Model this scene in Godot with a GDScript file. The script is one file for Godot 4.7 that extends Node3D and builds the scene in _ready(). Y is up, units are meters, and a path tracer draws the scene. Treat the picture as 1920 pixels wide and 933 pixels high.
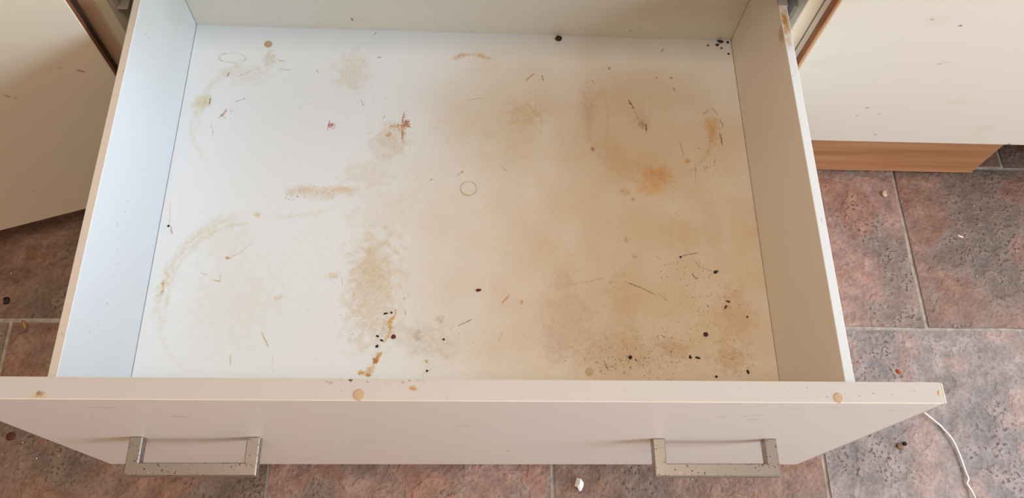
extends Node3D
# A deep kitchen drawer pulled out over a slate-look tiled floor, seen from above. Metres, y up; z = 0 is the rear face of the drawer front.

const FRONT_TOP := 0.4856
const PW := 2000          # the painted bottom panel, pixels across
const PH := 1483
const PANEL := Vector2(698.3, 517.9)   # its size in millimetres

var rng := RandomNumberGenerator.new()
var px := PackedByteArray()
var pw := 0
var ph := 0
var ppm := 1.0            # pixels per millimetre
var coarse := PackedByteArray()
var fine := PackedByteArray()
var m := {}


func _ready() -> void:
	rng.seed = 4711
	# ---- camera, sky, light, exposure ----
	var cam := Camera3D.new()
	cam.name = "camera"
	cam.transform = Transform3D(Basis(Vector3(0.998481, 0.054580, 0.007570), Vector3(-0.014945, 0.400468, -0.916189), Vector3(-0.053037, 0.914684, 0.400675)), Vector3(0.004791, 1.120006, 0.163203))
	cam.fov = 34.4205
	cam.near = 0.02
	add_child(cam)
	cam.current = true
	var env := Environment.new()
	var sky := Sky.new()
	var sm := ProceduralSkyMaterial.new()
	sm.sky_top_color = Color(0.62, 0.74, 0.92)
	sm.sky_horizon_color = Color(0.86, 0.90, 0.96)
	sm.ground_horizon_color = Color(0.55, 0.55, 0.54)
	sm.ground_bottom_color = Color(0.40, 0.40, 0.39)
	sm.sky_energy_multiplier = 0.9
	sky.sky_material = sm
	env.background_mode = Environment.BG_SKY
	env.sky = sky
	env.ambient_light_source = Environment.AMBIENT_SOURCE_DISABLED
	env.tonemap_mode = Environment.TONE_MAPPER_LINEAR
	env.tonemap_exposure = 0.98
	env.sdfgi_enabled = true
	env.ssao_enabled = true
	env.ssil_enabled = true
	var we := WorldEnvironment.new()
	we.name = "environment"
	we.environment = env
	add_child(we)
	# daylight coming in through the window in the right-hand wall
	var win := AreaLight3D.new()
	win.name = "window_daylight"
	win.area_size = Vector2(WIN_Z1 - WIN_Z0, WIN_Y1 - WIN_Y0)
	win.light_color = Color(0.86, 0.935, 1.0)
	win.light_energy = 5.0
	win.area_range = 12.0
	win.shadow_enabled = true
	win.position = Vector3(ROOM_X1 - 0.02, (WIN_Y0 + WIN_Y1) / 2, (WIN_Z0 + WIN_Z1) / 2)
	win.rotation.y = PI / 2
	add_child(win)

	# added warm fill light, set in an unseen ceiling fitting
	var lamp := AreaLight3D.new()
	lamp.name = "added_fill_light"
	lamp.area_size = Vector2(0.6, 0.6)
	lamp.light_color = Color(1.0, 0.92, 0.845)
	lamp.light_energy = 2.0
	lamp.area_range = 12.0
	lamp.shadow_enabled = true
	lamp.position = FILL_LAMP + Vector3(0, -0.062, 0)
	lamp.rotation.x = -PI / 2
	add_child(lamp)

	make_noise()
	make_materials()
	# ---- the setting ----
	build_room()
	build_fill_lamp()
	build_floor()
	# ---- furniture ----
	build_cabinets()
	build_drawer()
	# ---- small things ----
	build_floor_litter()
	build_drawer_crumbs()


const ROOM_X0 := -2.2
const ROOM_X1 := 1.55
const ROOM_Z0 := -1.02
const ROOM_Z1 := 2.3
const ROOM_Y := 2.45
const WIN_Y0 := 0.50
const WIN_Y1 := 1.35
const WIN_Z0 := -0.65
const WIN_Z1 := 1.95
const FILL_LAMP := Vector3(0.05, ROOM_Y, 0.30)


# ------------------------------------------------------------------ helpers
func meta(o: Node, label: String, category := "", group := "", kind := "") -> Node:
	if label != "": o.set_meta("label", label)
	if category != "": o.set_meta("category", category)
	if group != "": o.set_meta("group", group)
	if kind != "": o.set_meta("kind", kind)
	return o


func thing(called: String, at: Vector3, label: String, category: String, group := "") -> Node3D:
	var o := Node3D.new()
	o.name = called
	o.position = at
	add_child(o, true)
	meta(o, label, category, group)
	return o


func put(called: String, mesh: Mesh, parent: Node, at := Vector3.ZERO, rot := Vector3.ZERO) -> MeshInstance3D:
	var o := MeshInstance3D.new()
	o.name = called
	o.mesh = mesh
	o.position = at
	o.rotation = rot
	parent.add_child(o, true)
	return o


func mat(c: Color, rough := 0.5, metal := 0.0) -> StandardMaterial3D:
	var r := StandardMaterial3D.new()
	r.albedo_color = c
	r.roughness = rough
	r.metallic = metal
	return r


func tri(st: SurfaceTool, a: Vector3, b: Vector3, c: Vector3, n: Vector3, ua := Vector2.ZERO, ub := Vector2.ZERO, uc := Vector2.ZERO) -> void:
	if (b - a).cross(c - a).dot(n) > 0.0:
		var t := b
		b = c
		c = t
		var u := ub
		ub = uc
		uc = u
	for k in 3:
		st.set_normal(n)
		st.set_uv([ua, ub, uc][k])
		st.add_vertex([a, b, c][k])


func face_uv(p: Vector3, h: Vector3, axis: int) -> Vector2:
	var q := Vector3(p.x / h.x, p.y / h.y, p.z / h.z) * 0.5 + Vector3(0.5, 0.5, 0.5)
	if axis == 0: return Vector2(q.z, 1.0 - q.y)
	if axis == 1: return Vector2(q.x, q.z)
	return Vector2(q.x, 1.0 - q.y)


# a chamfered box; special = {"+y": material, ...} for faces with a material of their own
func bev_box(size: Vector3, b: float, base: Material, special := {}) -> ArrayMesh:
	var h := size / 2
	var tools := {}
	var get_tool := func(k: String) -> SurfaceTool:
		var mm: Material = special.get(k, base)
		if not tools.has(mm):
			var s := SurfaceTool.new()
			s.begin(Mesh.PRIMITIVE_TRIANGLES)
			s.set_material(mm)
			tools[mm] = s
		return tools[mm]
	var corner := func(s: Vector3, axis: int) -> Vector3:
		var p := s * (h - Vector3(b, b, b))
		p[axis] = s[axis] * h[axis]
		return p
	for axis in 3:
		var f := (axis + 1) % 3
		var g := (axis + 2) % 3
		for sg in [-1.0, 1.0]:
			var q := []
			for fg in [[-1, -1], [1, -1], [1, 1], [-1, 1]]:
				var s := Vector3.ZERO
				s[axis] = sg
				s[f] = fg[0]
				s[g] = fg[1]
				q.append(corner.call(s, axis))
			var n := Vector3.ZERO
			n[axis] = sg
			var key: String = ("+" if sg > 0 else "-") + "xyz"[axis]
			var st: SurfaceTool = get_tool.call(key)
			var u := q.map(func(p): return face_uv(p, h, axis))
			tri(st, q[0], q[1], q[2], n, u[0], u[1], u[2])
			tri(st, q[0], q[2], q[3], n, u[0], u[2], u[3])
		# edges along this axis
		for sf in [-1.0, 1.0]:
			for sg2 in [-1.0, 1.0]:
				var c1 := Vector3.ZERO
				c1[axis] = -1
				c1[f] = sf
				c1[g] = sg2
				var c2 := c1
				c2[axis] = 1
				var n2 := Vector3.ZERO
				n2[f] = sf
				n2[g] = sg2
				n2 = n2.normalized()
				var st2: SurfaceTool = get_tool.call("edge")
				var a: Vector3 = corner.call(c1, f)
				var bb: Vector3 = corner.call(c2, f)
				var c: Vector3 = corner.call(c2, g)
				var d: Vector3 = corner.call(c1, g)
				tri(st2, a, bb, c, n2)
				tri(st2, a, c, d, n2)
	for sx in [-1.0, 1.0]:
		for sy in [-1.0, 1.0]:
			for sz in [-1.0, 1.0]:
				var s := Vector3(sx, sy, sz)
				tri(get_tool.call("edge"), corner.call(s, 0), corner.call(s, 1), corner.call(s, 2), s.normalized())
	var out := ArrayMesh.new()
	for mm in tools:
		tools[mm].commit(out)
	return out


func box(called: String, lo: Vector3, hi: Vector3, b: float, base: Material, parent: Node, special := {}) -> MeshInstance3D:
	return put(called, bev_box(hi - lo, b, base, special), parent, (lo + hi) / 2)


func lathe(profile: Array, sides: int, mm: Material) -> ArrayMesh:   # profile of (radius, height) from bottom to top
	var st := SurfaceTool.new()
	st.begin(Mesh.PRIMITIVE_TRIANGLES)
	st.set_material(mm)
	for i in profile.size() - 1:
		var p0: Vector2 = profile[i]
		var p1: Vector2 = profile[i + 1]
		for k in sides:
			var a0 := TAU * k / sides
			var a1 := TAU * (k + 1) / sides
			var q := [Vector3(cos(a0) * p0.x, p0.y, sin(a0) * p0.x), Vector3(cos(a1) * p0.x, p0.y, sin(a1) * p0.x), Vector3(cos(a1) * p1.x, p1.y, sin(a1) * p1.x), Vector3(cos(a0) * p1.x, p1.y, sin(a0) * p1.x)]
			var am := (a0 + a1) / 2
			var d := p1 - p0
			var n := Vector3(cos(am) * d.y, -d.x, sin(am) * d.y).normalized()
			if p0.x > 0.0: tri(st, q[0], q[1], q[2], n)
			if p1.x > 0.0: tri(st, q[0], q[2], q[3], n)
	return st.commit()


func lump(size: Vector3, seed_: int, mm: Material, rough := 0.35) -> ArrayMesh:   # an irregular crumb resting on y = 0
	var nz := FastNoiseLite.new()
	nz.seed = seed_
	nz.frequency = 0.9
	var rows := 7
	var cols := 10
	var pt := func(i: int, k: int) -> Vector3:
		var th := PI * i / rows
		var phi := TAU * (k % cols) / cols
		var d := Vector3(sin(th) * cos(phi), cos(th), sin(th) * sin(phi))
		var r: float = 1.0 + rough * 1.6 * nz.get_noise_3dv(d * 1.6 + Vector3(seed_ % 97, 0, 0))
		var p := d * r * size * 0.5
		p.y = maxf(p.y + size.y * 0.32, 0.0)
		return p
	var st := SurfaceTool.new()
	st.begin(Mesh.PRIMITIVE_TRIANGLES)
	st.set_material(mm)
	st.set_smooth_group(0)
	for i in rows:
		for k in cols:
			var q := [pt.call(i, k), pt.call(i, k + 1), pt.call(i + 1, k + 1), pt.call(i + 1, k)]
			for t in [[0, 1, 2], [0, 2, 3]]:
				var a: Vector3 = q[t[0]]
				var b: Vector3 = q[t[1]]
				var c: Vector3 = q[t[2]]
				var out_: Vector3 = (a + b + c) / 3 - Vector3(0, size.y * 0.2, 0)
				if (b - a).cross(c - a).length() < 1e-12: continue
				if (b - a).cross(c - a).dot(out_) > 0.0:
					st.add_vertex(a); st.add_vertex(c); st.add_vertex(b)
				else:
					st.add_vertex(a); st.add_vertex(b); st.add_vertex(c)
	st.generate_normals()
	return st.commit()


func tube(points: Array, r: float, sides: int, mm: Material) -> ArrayMesh:
	var st := SurfaceTool.new()
	st.begin(Mesh.PRIMITIVE_TRIANGLES)
	st.set_material(mm)
	st.set_smooth_group(0)
	var rings := []
	for i in points.size():
		var t: Vector3 = (points[mini(i + 1, points.size() - 1)] - points[maxi(i - 1, 0)]).normalized()
		var s := t.cross(Vector3.UP).normalized()
		var u := s.cross(t).normalized()
		var ring_ := []
		for k in sides:
			var a := TAU * k / sides
			ring_.append(points[i] + (s * cos(a) + u * sin(a)) * r)
		rings.append(ring_)
	for i in rings.size() - 1:
		for k in sides:
			var q := [rings[i][k], rings[i][(k + 1) % sides], rings[i + 1][(k + 1) % sides], rings[i + 1][k]]
			var mid: Vector3 = (points[i] + points[i + 1]) / 2
			for t in [[0, 1, 2], [0, 2, 3]]:
				var a: Vector3 = q[t[0]]
				var b: Vector3 = q[t[1]]
				var c: Vector3 = q[t[2]]
				if (b - a).cross(c - a).dot((a + b + c) / 3 - mid) > 0.0:
					st.add_vertex(a); st.add_vertex(c); st.add_vertex(b)
				else:
					st.add_vertex(a); st.add_vertex(b); st.add_vertex(c)
	for e in [0, rings.size() - 1]:
		var c: Vector3 = points[e]
		var dir: Vector3 = (points[0] - points[1]) if e == 0 else (points[e] - points[e - 1])
		for k in sides:
			var a: Vector3 = rings[e][k]
			var b: Vector3 = rings[e][(k + 1) % sides]
			if (a - c).cross(b - c).dot(dir) > 0.0:
				st.add_vertex(c); st.add_vertex(b); st.add_vertex(a)
			else:
				st.add_vertex(c); st.add_vertex(a); st.add_vertex(b)
	st.generate_normals()
	return st.commit()


# ------------------------------------------------------------------ painting stains and shade tints
func make_noise() -> void:
	var n := FastNoiseLite.new()
	n.noise_type = FastNoiseLite.TYPE_SIMPLEX_SMOOTH
	n.seed = 11
	n.frequency = 0.022
	n.fractal_octaves = 4
	coarse = n.get_seamless_image(512, 512).get_data()
	n.seed = 29
	n.frequency = 0.060
	n.fractal_octaves = 5
	n.fractal_gain = 0.62
	fine = n.get_seamless_image(512, 512).get_data()


func canvas(w: int, h: int, c: Color, millimetres: float) -> void:
	pw = w
	ph = h
	ppm = w / millimetres
	var im := Image.create(w, h, false, Image.FORMAT_RGB8)
	im.fill(c)
	px = im.get_data()


func canvas_texture() -> ImageTexture:
	return ImageTexture.create_from_image(Image.create_from_data(pw, ph, false, Image.FORMAT_RGB8, px))


func dab(i: int, r: int, g: int, b: int, a: float) -> void:
	# pigment soaks into the surface: the tone is mixed in
	px[i] = int(px[i] + (r - px[i]) * a)
	px[i + 1] = int(px[i + 1] + (g - px[i + 1]) * a)
	px[i + 2] = int(px[i + 2] + (b - px[i + 2]) * a)


func blot(cx: float, cy: float, rx: float, ry: float, _ang: float, col: String, alpha: float, grain: float) -> void:
	var c := Color.html(col)
	var r := c.r8
	var g := c.g8
	var b := c.b8
	var x0 := maxi(int((cx - rx * 1.35) * ppm), 0)
	var x1 := mini(int((cx + rx * 1.35) * ppm) + 1, pw - 1)
	var y0 := maxi(int((cy - ry * 1.35) * ppm), 0)
	var y1 := mini(int((cy + ry * 1.35) * ppm) + 1, ph - 1)
	var small := rx < 12.0
	var shift := int(cx * 7.3 + cy * 3.1)
	for y in range(y0, y1 + 1):
		var dy := (y / ppm - cy) / ry
		for x in range(x0, x1 + 1):
			var dx := (x / ppm - cx) / rx
			var d := dx * dx + dy * dy
			if d > 1.8: continue
			var k := ((y + shift) & 511) * 512 + ((x + shift) & 511)
			var warp: float = (fine[k] if small else coarse[k]) / 255.0 - 0.5
			var e := 1.0 - sqrt(d) + warp * 0.9
			if e <= 0.0: continue
			var s := minf(e / 0.75, 1.0)
			s = s * s * (3.0 - 2.0 * s)
			var t := clampf((fine[k] / 255.0 * 0.7 + coarse[(k * 3 + 991) & 262143] / 255.0 * 0.3 - 0.28) / 0.48, 0.0, 1.0)
			dab((y * pw + x) * 3, r, g, b, alpha * s * (1.0 - grain + grain * t))


func wash(cx: float, cy: float, rx: float, ry: float, col: String, alpha: float) -> void:
	# a wide soft tint, for staining and for tones of light and shade
	var c := Color.html(col)
	var r := c.r8
	var g := c.g8
	var b := c.b8
	for y in range(maxi(int((cy - ry) * ppm), 0), mini(int((cy + ry) * ppm) + 1, ph - 1) + 1):
		var dy := (y / ppm - cy) / ry
		for x in range(maxi(int((cx - rx) * ppm), 0), mini(int((cx + rx) * ppm) + 1, pw - 1) + 1):
			var dx := (x / ppm - cx) / rx
			var d := dx * dx + dy * dy
			if d >= 1.0: continue
			var s := 1.0 - d
			var low: float = coarse[((y / 5) & 511) * 512 + ((x / 5) & 511)] / 255.0 - 0.5
			var fin: float = fine[(y & 511) * 512 + (x & 511)] / 255.0 - 0.5
			var a := alpha * minf(s * s * 1.6, 1.0) * (1.0 + low * 0.5 + fin * 0.25)
			# the dither keeps the thin wash from banding
			var i := (y * pw + x) * 3
			var q: float = fine[((y * 7) & 511) * 512 + ((x * 5) & 511)] / 255.0
			px[i] = int(px[i] + (r - px[i]) * a + q)
			px[i + 1] = int(px[i + 1] + (g - px[i + 1]) * a + q)
			px[i + 2] = int(px[i + 2] + (b - px[i + 2]) * a + q)


func streak(ax: float, ay: float, bx: float, by: float, w: float, col: String, alpha: float, grain: float) -> void:
	var c := Color.html(col)
	var r := c.r8
	var g := c.g8
	var b := c.b8
	var h := maxf(w / 2, 0.4)
	var x0 := maxi(int((minf(ax, bx) - h * 3) * ppm), 0)
	var x1 := mini(int((maxf(ax, bx) + h * 3) * ppm) + 1, pw - 1)
	var y0 := maxi(int((minf(ay, by) - h * 3) * ppm), 0)
	var y1 := mini(int((maxf(ay, by) + h * 3) * ppm) + 1, ph - 1)
	var l2 := (bx - ax) * (bx - ax) + (by - ay) * (by - ay)
	var l := sqrt(l2)
	var nx := -(by - ay) / l
	var ny := (bx - ax) / l
	var key := int(ax * 13.7 + ay * 29.3) & 511
	var bend := minf(h * 1.1, l * 0.07)
	for y in range(y0, y1 + 1):
		for x in range(x0, x1 + 1):
			var qx := x / ppm - ax
			var qy := y / ppm - ay
			var t := clampf((qx * (bx - ax) + qy * (by - ay)) / l2, 0.0, 1.0)
			# the mark wanders, swells, thins and breaks along its length
			var s := int(t * l * 4.0)
			var wander: float = (coarse[key * 512 + ((int(t * l * 1.2) + key * 7) & 511)] / 255.0 - 0.5) * 6.0 * bend
			var swell: float = 0.35 + 1.3 * fine[((key + 90) & 511) * 512 + (s & 511)] / 255.0
			swell *= minf(1.0, 0.35 + 4.0 * t * (1.0 - t))
			var k := ((y * 2 + key) & 511) * 512 + ((x * 2) & 511)
			var f: float = fine[k] / 255.0
			var px_ := qx - t * (bx - ax) - nx * wander
			var py_ := qy - t * (by - ay) - ny * wander
			var d := sqrt(px_ * px_ + py_ * py_) + (f - 0.5) * h * 1.3
			var e := (h * 1.2 * swell - d) / (h * 0.7)
			if e <= 0.0: continue
			var gr := clampf((f - 0.34) / 0.25, 0.0, 1.0)
			dab((y * pw + x) * 3, r, g, b, alpha * minf(e, 1.0) * (1.0 - grain + grain * gr))


func ring(cx: float, cy: float, rx: float, ry: float, w: float, a0: float, a1: float, col: String, alpha: float, grain: float) -> void:
	var c := Color.html(col)
	var r := c.r8
	var g := c.g8
	var b := c.b8
	var mid := (a0 + a1) / 2
	var span := (a1 - a0) / 2
	var full := span >= 179.0
	var rr := minf(rx, ry)
	for y in range(maxi(int((cy - ry - w) * ppm), 0), mini(int((cy + ry + w) * ppm) + 1, ph - 1)):
		var dy := (y / ppm - cy) / ry
		for x in range(maxi(int((cx - rx - w) * ppm), 0), mini(int((cx + rx + w) * ppm) + 1, pw - 1)):
			var dx := (x / ppm - cx) / rx
			var k := ((y + 77) & 511) * 512 + ((x + 31) & 511)
			var rad := sqrt(dx * dx + dy * dy)
			var d: float = absf(rad - 1.0) * rr + (coarse[k] / 255.0 - 0.5) * w * 0.8
			if d > w: continue
			var edge := 1.0
			if not full:
				var a := absf(wrapf(rad_to_deg(atan2(dy, dx)) - mid, -180.0, 180.0))
				edge = clampf((span - a) / 18.0, 0.0, 1.0)
				if edge <= 0.0: continue
			var e := clampf((w * 0.75 - d) / (w * 0.6), 0.0, 1.0)
			var gr: float = clampf((fine[k] / 255.0 - 0.34) / 0.3, 0.0, 1.0)
			dab((y * pw + x) * 3, r, g, b, alpha * e * edge * (1.0 - grain + grain * gr))


func specks(cx: float, cy: float, rx: float, ry: float, count: int, size: float, col: String, alpha: float) -> void:
	for i in count:
		var a := rng.randf() * TAU
		var q := sqrt(rng.randf())
		var x := cx + cos(a) * rx * q
		var y := cy + sin(a) * ry * q
		var l := size * rng.randf_range(0.25, 1.0) * (1.8 if rng.randf() < 0.15 else 1.0)
		var th := rng.randfn(1.2, 0.9)
		streak(x, y, x + cos(th) * l, y + sin(th) * l + 0.01, size * rng.randf_range(0.35, 0.7), col, alpha * rng.randf_range(0.35, 1.2), 0.2)


func painted(rough := 0.4) -> StandardMaterial3D:
	var r := mat(Color.WHITE, rough)
	r.albedo_texture = canvas_texture()
	r.texture_repeat = false
	return r


# ------------------------------------------------------------------ materials
const CREAM := Color(0.885, 0.85, 0.785)
const WHITE := Color(0.91, 0.925, 0.935)
const BEIGE := Color(0.84, 0.805, 0.765)


func make_materials() -> void:
	m.cream = mat(CREAM, 0.42)
	m.white = mat(WHITE, 0.38)
	m.beige = mat(BEIGE, 0.45)
	m.carcass = mat(Color(0.88, 0.835, 0.75), 0.7)
	m.carcass.metallic_specular = 0.25
	m.lit_lip = mat(Color(0.94, 0.90, 0.79), 0.6)  # front edges made brighter in colour so they look lit
	m.pink_lip = mat(Color(0.89, 0.74, 0.63), 0.6)
	m.gap_shade_strip = mat(Color(0.20, 0.09, 0.05), 0.8)  # near-black brown standing in for shade in the left door gap
	m.arris = mat(Color(0.88, 0.66, 0.46), 0.6)
	m.chip = mat(Color(0.80, 0.68, 0.52), 0.8)
	m.cap = mat(Color(0.74, 0.635, 0.515), 0.5)
	m.wall = mat(Color(0.86, 0.74, 0.58), 0.9)
	m.ceiling = mat(Color(0.93, 0.88, 0.80), 0.9)
	m.worktop = mat(Color(0.42, 0.36, 0.30), 0.4)
	m.grout = grout_material()
	m.steel = mat(Color(0.70, 0.66, 0.62), 0.5, 0.35)
	m.hole = mat(Color(0.06, 0.05, 0.045), 0.8)
	m.cable = mat(Color(0.92, 0.92, 0.91), 0.4)
	m.paper = mat(Color(0.95, 0.96, 0.97), 0.8)
	m.handle = handle_material()
	m.oak = wood_material(Color(0.80, 0.60, 0.43), Color(0.66, 0.43, 0.28), 5)
	m.edge_wood = wood_material(Color(0.62, 0.38, 0.24), Color(0.48, 0.27, 0.16), 8)
	m.glass = mat(Color(1, 1, 1, 0.06), 0.05)
	m.glass.transparency = BaseMaterial3D.TRANSPARENCY_ALPHA
	m.glow = mat(Color(0.95, 0.92, 0.86), 0.6)
	m.glow.emission_enabled = true
	m.glow.emission = Color(1.0, 0.92, 0.845)
	m.glow.emission_energy_multiplier = 0.4
	m.frame = mat(Color(0.93, 0.93, 0.92), 0.4)
	slate_materials()


func grout_material() -> StandardMaterial3D:
	var n := FastNoiseLite.new()
	n.seed = 3
	n.frequency = 0.05
	var t := NoiseTexture2D.new()
	t.width = 256
	t.height = 256
	t.seamless = true
	t.noise = n
	var g := Gradient.new()
	g.set_color(0, Color(0.56, 0.52, 0.47))
	g.set_color(1, Color(0.74, 0.70, 0.66))
	t.color_ramp = g
	var r := mat(Color.WHITE, 0.9)
	r.albedo_texture = t
	r.uv1_triplanar = true
	r.uv1_world_triplanar = true
	r.uv1_scale = Vector3(4, 4, 4)
	return r


func handle_material() -> StandardMaterial3D:
	canvas(360, 360, Color(0.66, 0.635, 0.60), 130.0)
	for i in 90:
		blot(rng.randf() * 130, rng.randf() * 130, rng.randf_range(0.8, 3.0), rng.randf_range(0.5, 1.4), 0, ["8a7f70", "786a58", "a09888"][i % 3], 0.35, 0.6)
	specks(65, 65, 90, 90, 800, 1.9, "35281d", 0.85)
	specks(65, 65, 90, 90, 90, 1.1, "f0ece4", 0.7)
	var r := mat(Color.WHITE, 0.34, 0.85)
	r.albedo_texture = canvas_texture()
	r.uv1_triplanar = true
	r.uv1_scale = Vector3(7.7, 7.7, 7.7)
	return r


func wood_material(light: Color, dark: Color, seed_: int) -> StandardMaterial3D:
	var n := FastNoiseLite.new()
	n.seed = seed_
	n.frequency = 0.012
	n.fractal_octaves = 4
	n.domain_warp_enabled = true
	n.domain_warp_amplitude = 12.0
	var src := n.get_seamless_image(512, 512)
	var im := Image.create(512, 512, false, Image.FORMAT_RGB8)
	for y in 512:
		for x in 512:
			var a := src.get_pixel((x / 5) % 512, (y * 2) % 512).r
			var f: float = fine[(y * 3 & 511) * 512 + (x / 6)] / 255.0
			im.set_pixel(x, y, dark.lerp(light, clampf(a * 1.25 - 0.1 + (f - 0.5) * 0.35, 0, 1)))
	var r := mat(Color.WHITE, 0.55)
	r.albedo_texture = ImageTexture.create_from_image(im)
	r.uv1_triplanar = true
	r.uv1_scale = Vector3(1.1, 2.2, 1.1)
	return r


const SLATE_SPAN := 0.9   # metres covered by one slate texture


func slate_noise(size: int, seed_: int, freq: float, oct: int, ridged: bool, warp: float) -> PackedByteArray:
	var n := FastNoiseLite.new()
	n.seed = seed_
	n.noise_type = FastNoiseLite.TYPE_SIMPLEX_SMOOTH
	n.frequency = freq
	n.fractal_octaves = oct
	n.fractal_type = FastNoiseLite.FRACTAL_RIDGED if ridged else FastNoiseLite.FRACTAL_FBM
	n.domain_warp_enabled = warp > 0.0
	n.domain_warp_amplitude = warp
	n.domain_warp_frequency = 0.008
	return n.get_image(size, size).get_data()


func slate_materials() -> void:
	var size := 1280
	var big := slate_noise(size, 1, 0.0035, 3, false, 30.0)
	var tone := slate_noise(size, 2, 0.0060, 4, false, 40.0)
	var mid := slate_noise(size, 3, 0.020, 5, false, 0.0)
	var crack := slate_noise(size, 4, 0.0048, 4, true, 60.0)
	var pit := slate_noise(size, 5, 0.085, 2, false, 0.0)
	var grit := slate_noise(size, 6, 0.30, 2, false, 0.0)
	var vein := slate_noise(size, 7, 0.010, 4, true, 40.0)
	var rgb := []
	for k in 3:
		var a := PackedByteArray()
		a.resize(size * size * 3)
		rgb.append(a)
	var hgt := PackedByteArray()
	hgt.resize(size * size)
	var first := [Vector3(160, 127, 114), Vector3(150, 135, 128), Vector3(140, 110, 95)]
	var second := [Vector3(136, 116, 104), Vector3(142, 129, 124), Vector3(122, 102, 90)]
	var third := [Vector3(148, 108, 92), Vector3(150, 126, 116), Vector3(126, 92, 76)]
	for i in size * size:
		var b: float = big[i] / 255.0
		var t: float = tone[i] / 255.0
		var md: float = mid[i] / 255.0
		var g: float = grit[i] / 255.0
		var rough := clampf((b - 0.48) * 5.0, 0.0, 1.0)        # where the face is pitted rather than cleft smooth
		# cleft steps: the height falls in soft terraces
		var ter := t * 4.0 + (md - 0.5) * 0.5
		var st := floorf(ter)
		var fr := ter - st
		var h := (st + smoothstep(0.0, 0.12, fr)) / 4.0 * 0.5 + md * 0.42
		var step_line := (1.0 - smoothstep(0.01, 0.07, absf(fr - 0.04))) * clampf((md - 0.50) * 6.0, 0.0, 1.0) * clampf((b - 0.40) * 4.0, 0.0, 1.0)
		var line := clampf((crack[i] / 255.0 - 0.93) * 26.0, 0.0, 1.0) * clampf((md - 0.52) * 8.0, 0.0, 1.0)
		var hole := clampf((0.30 - pit[i] / 255.0) * 12.0, 0.0, 1.0) * (0.15 + 0.85 * rough) * clampf((md - 0.38) * 6.0, 0.0, 1.0)
		var vn := clampf((vein[i] / 255.0 - 0.90) * 14.0, 0.0, 1.0) * clampf((t - 0.40) * 5.0, 0.0, 1.0) * clampf((md - 0.42) * 5.0, 0.0, 1.0)
		h = h - line * 0.22 - hole * 0.20 + (g - 0.5) * (0.03 + 0.05 * rough) + (pit[i] / 255.0 - 0.5) * 0.09 + vn * 0.10
		var mixer := smoothstep(0.40, 0.60, b * 0.75 + md * 0.25)
		var third_mix := smoothstep(0.52, 0.68, t) * 0.8
		var lum := 1.0 + (md - 0.5) * 0.36 + (g - 0.5) * 0.20 + (pit[i] / 255.0 - 0.5) * 0.16 + (t - 0.5) * 0.22
		var dark := maxf(line * 0.70, maxf(hole * 0.42, step_line * 0.34))
		for k in 3:
			var c: Vector3 = first[k].lerp(second[k], mixer).lerp(third[k], third_mix) * lum
			c = c.lerp(Vector3(66, 48, 42), dark)
			c = c.lerp(Vector3(200, 188, 182), vn * 0.34)
			var a: PackedByteArray = rgb[k]
			a[i * 3] = int(clampf(c.x, 0, 255))
			a[i * 3 + 1] = int(clampf(c.y, 0, 255))
			a[i * 3 + 2] = int(clampf(c.z, 0, 255))
		hgt[i] = int(clampf(h * 255.0, 0, 255))
	var rel := ImageTexture.create_from_image(Image.create_from_data(size, size, false, Image.FORMAT_L8, hgt))
	m.slate = []
	for k in 3:   # 0 pink, 1 grey mauve, 2 brown
		var r := mat(Color.WHITE, 0.60)
		r.albedo_texture = ImageTexture.create_from_image(Image.create_from_data(size, size, false, Image.FORMAT_RGB8, rgb[k]))
		r.heightmap_enabled = true
		r.heightmap_texture = rel
		r.heightmap_scale = 0.5
		m.slate.append(r)


# ------------------------------------------------------------------ the room
func structure(o: Node) -> Node:
	o.set_meta("kind", "structure")
	return o


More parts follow.
